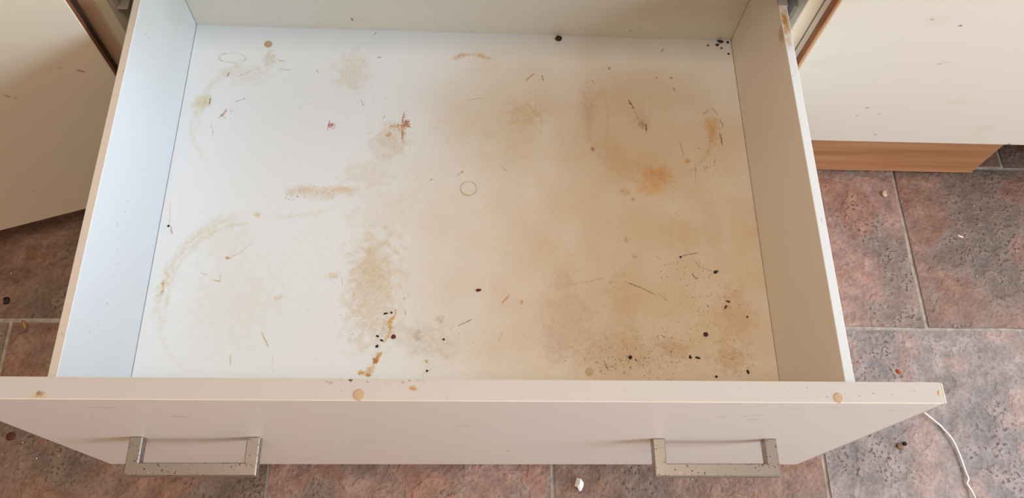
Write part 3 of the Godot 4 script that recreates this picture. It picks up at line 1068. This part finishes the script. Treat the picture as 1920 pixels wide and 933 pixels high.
	blot(323.8, 394.4, 7.1, 5, 0, "8e745a", 0.34, 0.8)
	specks(228.5, 384.3, 16.4, 34.4, 110, 1.3, "9a7c4c", 0.5)
	specks(245.9, 332.9, 27, 39.3, 60, 1, "9c8050", 0.4)
	specks(256, 402.6, 11.7, 15.4, 45, 1.2, "9c6c3c", 0.5)
	specks(168.6, 240.3, 27.9, 9.9, 60, 1.4, "8a6240", 0.6)
	specks(144.1, 243, 8.6, 8.4, 24, 1.4, "8a643e", 0.6)
	specks(116.4, 243.6, 24.6, 11.2, 24, 1, "8e8a80", 0.5)
	specks(58.8, 132.4, 9, 10.7, 16, 1.2, "76603c", 0.6)
	specks(566.7, 128.4, 27.2, 35.6, 46, 1.2, "6e4e2a", 0.5)
	specks(586.1, 222.9, 19.7, 19, 44, 1.3, "b06a2a", 0.6)
	specks(574.1, 208.4, 26.4, 19.3, 40, 1.2, "b87838", 0.5)
	specks(656.9, 176.5, 20.2, 38.2, 50, 1.2, "6e5434", 0.5)
	specks(550.9, 430.5, 26.9, 24.4, 110, 1.3, "4e3a28", 0.55)
	specks(514.8, 436.9, 35.6, 24.2, 100, 1.2, "5e4a38", 0.5)
	specks(583.8, 430.2, 16.8, 12.2, 46, 1.3, "6e4a30", 0.55)
	specks(646.5, 434.6, 27.1, 23.3, 70, 1.3, "6e4c2a", 0.5)
	specks(651.4, 366.5, 21.8, 15.6, 40, 1.4, "5e4028", 0.55)
	specks(608.1, 334.2, 31.4, 16.7, 50, 1.2, "5e4832", 0.5)
	specks(630, 392.4, 12.3, 15.9, 24, 1.3, "6e5a40", 0.5)
	specks(474.1, 418.9, 35.7, 30.7, 90, 1, "6e5a4c", 0.42)
	specks(576.7, 408.7, 30.3, 15, 40, 1.2, "6e5238", 0.5)
	specks(530.7, 374.4, 67.2, 51.3, 110, 0.9, "6e5844", 0.36)
	specks(619.8, 279.4, 77.2, 42, 70, 0.9, "6e5a40", 0.4)
	specks(466.5, 295.9, 37.6, 41.1, 50, 0.9, "8a6c50", 0.4)
	specks(317.9, 414.3, 29.2, 24.5, 50, 1.2, "7e6e5c", 0.45)
	specks(262.4, 182.3, 25.7, 37.2, 60, 1, "8e7c62", 0.45)
	specks(221.2, 141.8, 39, 46.1, 60, 1, "8e8062", 0.4)
	specks(202.6, 63, 30.1, 36.7, 40, 1, "8e7e60", 0.42)
	specks(364.6, 41.2, 16.5, 20.1, 26, 1.2, "9a7040", 0.5)
	specks(545.3, 35.1, 63.3, 25.5, 40, 1, "7e6648", 0.42)
	specks(690.5, 2.6, 21.7, 12.3, 12, 1.2, "4e3020", 0.6)
	specks(90.4, 373.4, 63.7, 68.9, 90, 1, "8e8674", 0.3)
	specks(183.6, 372.3, 58.6, 75.7, 90, 1, "7e7a70", 0.34)
	specks(145.6, 287.9, 60.5, 33.8, 60, 1, "7e786c", 0.34)
	specks(329.2, 277.7, 87, 75.9, 90, 1, "6e6050", 0.36)
	specks(365.6, 153.3, 105.2, 92.1, 90, 1, "7e6e58", 0.34)
	specks(320.6, 408.1, 76.2, 43.1, 70, 1, "5e5044", 0.4)
	specks(367.9, 432, 93.4, 27.2, 60, 1, "5e4c40", 0.4)
	specks(341.4, 263.6, 300.7, 196.9, 260, 0.9, "5e5244", 0.38)
	specks(549.5, 367.7, 141.2, 90.6, 200, 1, "4e3c2c", 0.42)
	specks(549.5, 448.7, 53.3, 15, 70, 1.9, "4a3626", 0.6)
	specks(503.3, 430.9, 47.5, 24.4, 60, 1.7, "5a4634", 0.55)
	specks(607.5, 340.8, 37.5, 26.5, 46, 2, "5a4430", 0.6)
	specks(641.4, 373.1, 27.9, 25.9, 34, 2, "54402c", 0.65)
	specks(590.2, 392.8, 36.6, 31.7, 46, 1.9, "5e4a36", 0.55)
	specks(548.4, 294.5, 88.7, 48.2, 44, 1.6, "6a563e", 0.5)
	specks(604.8, 430, 66.2, 24.5, 50, 1.6, "54402e", 0.55)
	specks(658.4, 435.7, 24.2, 24.5, 26, 1.7, "5e4630", 0.55)
	specks(587.3, 208.1, 52.8, 44.5, 60, 1.5, "96662e", 0.5)
	specks(652.6, 153.5, 17.7, 54.5, 40, 1.6, "6a5430", 0.6)
	specks(565.3, 51.3, 63, 42, 40, 1.5, "7e6648", 0.5)
	specks(432.4, 104.5, 47.3, 56, 30, 1.5, "8e6a44", 0.45)
	specks(313.8, 177.3, 58.2, 52.5, 36, 1.5, "7e7060", 0.42)
	specks(113, 98.1, 78.3, 47.4, 40, 1.5, "6e6a5c", 0.42)
	specks(476.1, 368.6, 48.7, 45, 60, 1.4, "7e6450", 0.4)
	specks(223.7, 78.6, 40, 40.4, 26, 1.4, "8e8064", 0.5)
	blot(612.7, 286.5, 38.4, 27.8, 0, "b89468", 0.2, 0.5)
	blot(464.9, 342.8, 16, 26.3, 0, "b48e70", 0.3, 0.6)
	blot(450.4, 419.1, 23.7, 30.7, 0, "b08e78", 0.25, 0.6)
	blot(644.8, 285.9, 14.2, 62.8, 0, "b4926a", 0.22, 0.5)
	blot(405.1, 152.2, 39.6, 38.4, 0, "c2a070", 0.22, 0.5)
	streak(465.9, 349.3, 474, 345.3, 0.9, "8e765c", 0.5, 0.5)
	streak(211, 346.4, 212.9, 356, 0.9, "8e806c", 0.5, 0.4)
	streak(508.7, 69.7, 512.5, 76.2, 1.2, "8e6a48", 0.6, 0.4)
	streak(606.8, 15.9, 601.2, 23, 1.4, "5e5040", 0.6, 0.4)
	blot(612.6, 63.1, 2.8, 2.5, 0, "7a5634", 0.8, 0.3)
	blot(593, 63.7, 2.1, 2.5, 0, "8a6640", 0.6, 0.3)
	streak(614.8, 77.9, 616.3, 84.4, 1.4, "6a4e30", 0.7, 0.4)
	blot(532.5, 50.7, 2.1, 2.5, 0, "6e5434", 0.6, 0.3)
	var bm := painted(0.36)
	var bottom := box("bottom_panel", Vector3(XL + 0.0006, Y_BOT - 0.010, Z_BACK), Vector3(XR - 0.0006, Y_BOT, -0.0005), 0.0002, m.white, d, {"+y": bm})
	meta(bottom, "white bottom panel covered with tan stains, rings, rust marks and, at right, a painted warm shade")
	screw_cap(Vector3(-0.2558, Y_BOT, -0.4901), 0.0052, bottom)
	screw_cap(Vector3(0.1376, Y_BOT, -0.0646), 0.0046, bottom)
	# sides: faces and top edges carry a few marks
	canvas(900, 280, Color(0.905, 0.94, 0.975), 540.0)  # left face tinted cool, as daylight colours it
	specks(420, 55, 110, 22, 16, 2.4, "6a6258", 0.6)
	specks(300, 80, 280, 70, 60, 1.2, "8a8278", 0.4)
	specks(130, 45, 60, 30, 14, 2.4, "5a5248", 0.6)
	wash(0, 0, 260, 230, "cfcbbb", 0.55)
	var inner_l := painted(0.35)
	canvas(900, 280, Color(0.94, 0.88, 0.81), 540.0)  # right face tinted tan, for ageing and warm shade
	specks(300, 80, 280, 70, 70, 1.5, "7a6a58", 0.45)
	blot(128, 6, 14, 10, 0, "b07c40", 0.6, 0.4)
	specks(60, 80, 40, 40, 20, 2.2, "6a5038", 0.6)
	var inner_r := painted(0.4)
	canvas(24, 900, BEIGE, 14.4)
	for k in 26: blot(rng.randf() * 14, rng.randf() * 540, 1.2, rng.randf_range(0.8, 3.0), 0, "8a7460", 0.45, 0.3)
	blot(7, 200, 6, 90, 0, "d4ccc0", 0.5, 0.7)
	var top_l := painted(0.45)
	canvas(24, 900, Color(0.85, 0.87, 0.885), 14.4)
	for k in 9: blot(rng.randf() * 14, rng.randf() * 540, 1.2, rng.randf_range(0.8, 3.4), 0, "8a8680", 0.4, 0.3)
	blot(7, 60, 16, 112, 0, "b8a084", 0.9, 0.1)  # rear of the edge painted beige for the shade there
	blot(7, 118, 9, 22, 0, "a8783c", 0.75, 0.35)
	blot(5, 112, 7, 12, 0, "9a6428", 0.7, 0.5)
	blot(7, 140, 7, 14, 0, "c8b08c", 0.7, 0.5)
	var top_r := painted(0.3)
	var zr := -0.5405
	var sl := box("side_panel", Vector3(XL - 0.0080, Y_BOT - 0.0125, zr), Vector3(XL, Y_SIDE, -0.0003), 0.0005, m.white, d, {"+x": inner_l, "+y": top_l})
	var sr := box("side_panel", Vector3(XR, Y_BOT - 0.0125, zr), Vector3(XR + 0.0092, Y_SIDE, -0.0003), 0.0005, m.white, d, {"-x": inner_r, "+y": top_r})
	meta(sl, "left side panel with a beige top edge")
	meta(sr, "right side panel with a white top edge, stained orange at the rear")
	for s in [[sl, -1], [sr, 1]]:
		var side: MeshInstance3D = s[0]
		var k: int = s[1]
		var rn := put("runner", bev_box(Vector3(0.0035, 0.030, 0.50), 0.0005, m.steel), d, Vector3((XL - 0.0098) if k < 0 else (XR + 0.0110), Y_BOT + 0.012, -0.285))
		meta(rn, "galvanised drawer runner")
	# a pressed steel clip with dark holes on the rear end of the right side
	var clip := put("clip", bev_box(Vector3(0.0112, 0.0016, 0.094), 0.0004, m.steel), sr, Vector3(-0.0002, (Y_SIDE - Y_BOT + 0.0125) / 2 + 0.0008, -0.2225))
	meta(clip, "grey steel clip with dark holes")
	canvas(900, 200, Color(0.87, 0.85, 0.80), 700.0)
	specks(300, 110, 300, 40, 60, 2.0, "6a5f50", 0.5)
	specks(620, 130, 70, 20, 14, 2.2, "5a4838", 0.6)
	streak(200, 122, 202, 128, 2.4, "4a3c30", 0.8, 0.3)
	var back_in := painted(0.4)
	box("back_panel", Vector3(XL + 0.0004, Y_BOT - 0.010, Z_BACK - 0.012), Vector3(XR - 0.0004, Y_SIDE - 0.008, Z_BACK), 0.0006, m.white, d, {"+z": back_in})
	# the front
	canvas(1800, 726, Color(0.935, 0.90, 0.87), 797.0)
	for i in 20:
		blot(rng.randf() * 797, rng.randf() * 320, rng.randf_range(6, 30), rng.randf_range(2, 8), 0, "c8b8a0", 0.25, 0.6)
	specks(400, 100, 390, 90, 60, 1.8, "9a8674", 0.45)
	streak(150, 62, 168, 64, 2, "7a6654", 0.5, 0.4)
	streak(95, 28, 120, 30, 2, "9a8674", 0.5, 0.4)
	streak(652, 66, 664, 67, 2, "6a5644", 0.6, 0.5)
	streak(640, 52, 660, 44, 5, "b8a898", 0.35, 0.6)
	streak(446, 232, 450, 230, 3, "a87848", 0.7, 0.3)
	var face := painted(0.42)
	canvas(1800, 42, Color(0.765, 0.75, 0.74), 797.0)
	specks(400, 9, 395, 8, 34, 1.2, "8a7866", 0.5)
	specks(700, 9, 90, 8, 9, 1.6, "6a5848", 0.6)
	blot(72, 14, 4, 3.2, 0, "7a4a24", 0.9, 0.2)
	blot(72, 16, 7, 4, 0, "d0a468", 0.5, 0.3)
	blot(361, 8, 5, 2.4, 0, "b0742e", 0.8, 0.3)
	streak(311, 0, 311, 2, 3, "3a2a1c", 0.9, 0.1)
	specks(330, 2, 50, 2, 14, 2.2, "7a6244", 0.6)
	var topm := painted(0.4)
	var fr := box("front_panel", Vector3(-0.3985, 0.1634, 0), Vector3(0.3965, FRONT_TOP, 0.0179), 0.0007, m.cream, d, {"+z": face, "+y": topm})
	meta(fr, "thick cream front panel")
	var band := put("edge_band", bev_box(Vector3(0.0024, 0.3218, 0.0176), 0.0009, m.beige), fr, Vector3(0.3985, 0, 0))
	meta(band, "chipped beige edging strip on the right end")
	put("edge_chip", lump(Vector3(0.0030, 0.0006, 0.0042), 8, m.chip, 0.6), fr, Vector3(0.3945, 0.1609, 0.0))
	screw_cap(Vector3(-0.0807, FRONT_TOP, 0.0132), 0.0046, fr)
	screw_cap(Vector3(0.3078, FRONT_TOP, 0.0136), 0.0042, fr)
	handle(-0.3142, -0.1925, FRONT_TOP - 0.1535, d)
	handle(0.1880, 0.3120, FRONT_TOP - 0.1565, d)


# ------------------------------------------------------------------ litter
func bit(called: String, at: Vector3, size: Vector3, turn: float, c: Color, label: String, category: String, group := "", rough := 0.35) -> MeshInstance3D:
	var o := put(called, lump(size, 50 + get_child_count(), mat(c, 0.6), rough), self, at)
	o.rotation.y = turn
	meta(o, label, category, group)
	return o


func build_floor_litter() -> void:
	var curve := Curve3D.new()
	var pts := [Vector3(0.645, 0, -0.094), Vector3(0.6632, 0, -0.0763), Vector3(0.6770, 0, -0.0635), Vector3(0.6830, 0, -0.0575), Vector3(0.6930, 0, -0.0400), Vector3(0.6985, 0, -0.0200), Vector3(0.7022, 0, 0.0036), Vector3(0.7028, 0, 0.0130), Vector3(0.7000, 0, 0.0190), Vector3(0.7035, 0, 0.0270), Vector3(0.7062, 0, 0.0400), Vector3(0.7090, 0, 0.0700), Vector3(0.7050, 0, 0.1200)]
	for i in pts.size():
		var t: Vector3 = (pts[mini(i + 1, pts.size() - 1)] - pts[maxi(i - 1, 0)]) / 7.0
		curve.add_point(pts[i] + Vector3(0, 0.0028 + 0.002 * sin(i * 1.1) ** 2, 0), -t, t)
	curve.bake_interval = 0.003
	var w := put("cable", tube(Array(curve.get_baked_points()), 0.0014, 8, m.cable), self)
	meta(w, "thin white cable curving across the grey-pink tiles at lower right", "cable")
	# crumpled scrap of white paper: two folded flaps with thickness
	var st := SurfaceTool.new()
	st.begin(Mesh.PRIMITIVE_TRIANGLES)
	st.set_material(m.paper)
	var rim := [Vector3(-0.0062, 0.001, 0.0026), Vector3(-0.0030, 0.004, -0.0076), Vector3(0.0022, 0.0065, -0.0060), Vector3(0.0066, 0.0030, -0.0010), Vector3(0.0058, 0.0015, 0.0036), Vector3(0.0030, 0.0010, 0.0086), Vector3(0.0004, 0.0012, 0.0094), Vector3(-0.0024, 0.0034, 0.0044)]
	var mid := Vector3(0.0008, 0.0072, -0.0002)
	for k in rim.size():
		var a: Vector3 = rim[k]
		var b: Vector3 = rim[(k + 1) % rim.size()]
		var n := (b - a).cross(mid - a).normalized()
		if n.y < 0: n = -n
		tri(st, a, b, mid, n)
		var dn := Vector3(0, -0.0009, 0)
		tri(st, a + dn, b + dn, mid + dn, -n)
		var sn := Vector3((a + b).x, 0, (a + b).z).normalized()
		tri(st, a, b, b + dn, sn)
		tri(st, a, b + dn, a + dn, sn)
	var ps := put("paper_scrap", st.commit(), self, Vector3(0.1577, 0.0008, 0.0192))
	meta(ps, "small crumpled scrap of white paper on the brown tile below the drawer front", "paper")
	var fl := thing("leaf_scrap", Vector3(0.6188, 0.0005, -0.0331), "curled brown scrap with a dark end on the tile left of the white cable", "scrap")
	put("leaf", lump(Vector3(0.010, 0.0040, 0.008), 61, mat(Color(0.52, 0.40, 0.27), 0.8), 0.7), fl, Vector3(-0.003, 0, 0.001))
	put("tip", lump(Vector3(0.0065, 0.0055, 0.006), 62, mat(Color(0.14, 0.11, 0.09), 0.7), 0.5), fl, Vector3(0.0042, 0, -0.0025))
	bit("food_scrap", Vector3(0.6369, 0, -0.1397), Vector3(0.0078, 0.003, 0.0050), -0.5, Color(0.66, 0.24, 0.13), "small orange-red scrap on the tile above the right end of the drawer front", "scrap", "", 0.6)
	bit("stone_chip", Vector3(0.6735, 0, -0.4338), Vector3(0.0085, 0.004, 0.0110), 0.2, Color(0.80, 0.72, 0.60), "pale cream chip on the pitted tile below the wooden plinth board", "chip", "", 0.5)
	bit("wood_splinter", Vector3(-0.6229, -0.001, -0.2004), Vector3(0.0050, 0.003, 0.0165), 0.6, Color(0.66, 0.50, 0.28), "yellowish wood splinter lying on the grout line at far left", "splinter", "", 0.3)
	bit("plastic_sliver", Vector3(0.7825, 0, -0.3608), Vector3(0.0100, 0.002, 0.0032), -0.45, Color(0.88, 0.86, 0.84), "short white sliver on the brown tile under the right cabinet door", "sliver", "", 0.3)
	bit("dried_drop", Vector3(-0.6042, -0.0006, -0.0427), Vector3(0.0120, 0.0022, 0.0105), 0.1, Color(0.34, 0.12, 0.06), "round dark red dried drop on the tile in the lower left corner", "drop", "", 0.2)
	bit("dark_crumb", Vector3(-0.655, -0.0004, -0.235), Vector3(0.009, 0.004, 0.012), 0.3, Color(0.07, 0.04, 0.03), "black crumb on the shaded brown tile at the left picture edge", "crumb", "", 0.4)
	# bits too fine to count
	var mm := MultiMesh.new()
	mm.transform_format = MultiMesh.TRANSFORM_3D
	mm.mesh = lump(Vector3(0.0022, 0.0012, 0.0018), 5, mat(Color(0.86, 0.83, 0.80), 0.7), 0.5)
	mm.instance_count = 150
	var r := RandomNumberGenerator.new()
	r.seed = 9
	for i in 150:
		var x := r.randf_range(-0.75, 1.0)
		var z := r.randf_range(-0.46, 0.06)
		mm.set_instance_transform(i, Transform3D(Basis(Vector3.UP, r.randf() * TAU).scaled(Vector3.ONE * r.randf_range(0.35, 1.0)), Vector3(x, 0.0002, z)))
	var dust := MultiMeshInstance3D.new()
	dust.name = "floor_dust"
	dust.multimesh = mm
	add_child(dust)
	meta(dust, "fine pale grit and dust scattered over the floor tiles", "dust", "", "stuff")


func build_drawer_crumbs() -> void:
	var y := Y_BOT
	var black := Color(0.09, 0.055, 0.04)
	var red := Color(0.33, 0.09, 0.05)
	var brown := Color(0.30, 0.16, 0.09)
	bit("food_crumb", Vector3(0.1176, y, -0.5115), Vector3(0.0095, 0.005, 0.0075), 0.0, Color(0.20, 0.04, 0.03), "large dark red crumb at the foot of the drawer back panel", "crumb", "", 0.6)
	bit("food_crumb", Vector3(0.3335, y, -0.5145), Vector3(0.0085, 0.003, 0.0032), -0.25, black, "flat black crumb wedged along the back edge by the right rear corner", "crumb", "", 0.5)
	bit("food_crumb", Vector3(0.3436, y, -0.5140), Vector3(0.0034, 0.0024, 0.0036), 0.0, black, "tiny black crumb tucked right into the right rear corner of the drawer", "crumb")
	bit("food_crumb", Vector3(0.3290, y, -0.5090), Vector3(0.0056, 0.003, 0.0038), 0.2, red, "dark red crumb just in front of the flat black one in the right rear corner", "crumb")
	bit("food_crumb", Vector3(0.3341, y, -0.5040), Vector3(0.0027, 0.002, 0.0028), 0.2, red, "tiny round red crumb nearest in front of the right rear corner cluster", "crumb")
	bit("food_crumb", Vector3(0.3425, y, -0.4950), Vector3(0.0030, 0.002, 0.0026), 0.2, black, "tiny black crumb touching the right side panel near the rear", "crumb")
	bit("food_crumb", Vector3(0.3164, y, -0.5080), Vector3(0.0028, 0.0018, 0.0026), 0.2, brown, "tiny brown crumb left of the rear corner cluster of crumbs", "crumb")
	bit("food_crumb", Vector3(0.0157, y, -0.1582), Vector3(0.0062, 0.0026, 0.0032), 0.25, Color(0.38, 0.09, 0.05), "flat dark red crumb alone near the middle of the drawer bottom", "crumb", "", 0.5)
	bit("food_crumb", Vector3(-0.0773, y, -0.1026), Vector3(0.0056, 0.0028, 0.0044), 0.4, Color(0.40, 0.13, 0.09), "reddish crumb right of the ochre trail stain", "crumb", "", 0.5)
	bit("food_crumb", Vector3(0.2711, y, -0.1084), Vector3(0.0050, 0.0036, 0.0052), 0.4, Color(0.24, 0.09, 0.05), "round dark brown crumb on the clean patch at front right", "crumb")
	bit("food_crumb", Vector3(0.1838, y, -0.0812), Vector3(0.0042, 0.0032, 0.0044), 0.4, black, "round black crumb with a thin scratch beside it at front right", "crumb")
	bit("food_crumb", Vector3(0.2904, y, -0.1842), Vector3(0.0044, 0.0026, 0.0038), 0.1, black, "small black crumb at the end of a wavy scratch toward the right side", "crumb")
	bit("food_crumb", Vector3(0.2509, y, -0.0823), Vector3(0.0026, 0.0022, 0.0044), 0.1, black, "upright oval black crumb, left of a pointed one near the front", "crumb")
	bit("food_crumb", Vector3(0.2592, y, -0.0815), Vector3(0.0056, 0.0018, 0.0022), -0.3, black, "pointed sliver of black crumb, right of an oval one near the front", "crumb")
	bit("food_crumb", Vector3(-0.0868, y, -0.1292), Vector3(0.0050, 0.0018, 0.0020), 0.3, black, "thin black sliver at the upper end of the ochre trail stain", "crumb")
	bit("food_crumb", Vector3(-0.0805, y, -0.1304), Vector3(0.0026, 0.0020, 0.0026), 0.3, black, "round black speck right of the sliver atop the ochre trail stain", "crumb")
	bit("food_crumb", Vector3(-0.0942, y, -0.1031), Vector3(0.0036, 0.0018, 0.0022), -0.4, black, "uppermost of three black specks left of the ochre trail stain", "crumb")
	bit("food_crumb", Vector3(-0.0892, y, -0.0983), Vector3(0.0044, 0.0018, 0.0022), -0.4, black, "rightmost of three black specks left of the ochre trail stain", "crumb")
	bit("food_crumb", Vector3(-0.0941, y, -0.0916), Vector3(0.0030, 0.0020, 0.0036), -0.6, black, "lowest of three black specks left of the ochre trail stain", "crumb")
	bit("food_crumb", Vector3(-0.0387, y, -0.0646), Vector3(0.0026, 0.0020, 0.0026), 0.0, black, "black speck on a dotted line close behind the drawer front", "crumb")
	bit("food_crumb", Vector3(0.3138, y, -0.0659), Vector3(0.0026, 0.0020, 0.0050), 0.4, black, "long black crumb by the front right corner of the drawer", "crumb")
	bit("food_crumb", Vector3(0.2779, y, -0.0602), Vector3(0.0030, 0.0020, 0.0028), 0.0, black, "round black speck half hidden behind the drawer front at right", "crumb")
	bit("food_crumb", Vector3(0.3013, y, -0.1482), Vector3(0.0054, 0.0016, 0.0020), -0.3, brown, "upper of two short brown slivers by the right side panel", "crumb")
	bit("food_crumb", Vector3(0.2978, y, -0.1415), Vector3(0.0022, 0.0016, 0.0056), -0.5, brown, "lower of two short brown slivers by the right side panel", "crumb")
	bit("food_crumb", Vector3(0.3213, y, -0.1298), Vector3(0.0024, 0.0018, 0.0026), 0.0, brown, "lone brown speck on the pinkish stain by the right side panel", "crumb")
	bit("food_crumb", Vector3(-0.3392, y, -0.2317), Vector3(0.0026, 0.0020, 0.0028), 0.0, black, "black speck against the left side panel of the drawer", "crumb")
	bit("food_crumb", Vector3(-0.0218, y, -0.1001), Vector3(0.0028, 0.0018, 0.0024), 0.0, black, "black speck right of the smeared grey patch in the front half", "crumb")
	bit("food_crumb", Vector3(0.2513, y, -0.2025), Vector3(0.0028, 0.0018, 0.0024), 0.0, black, "black speck at the left end of a fine scratch, right half of the bottom", "crumb")
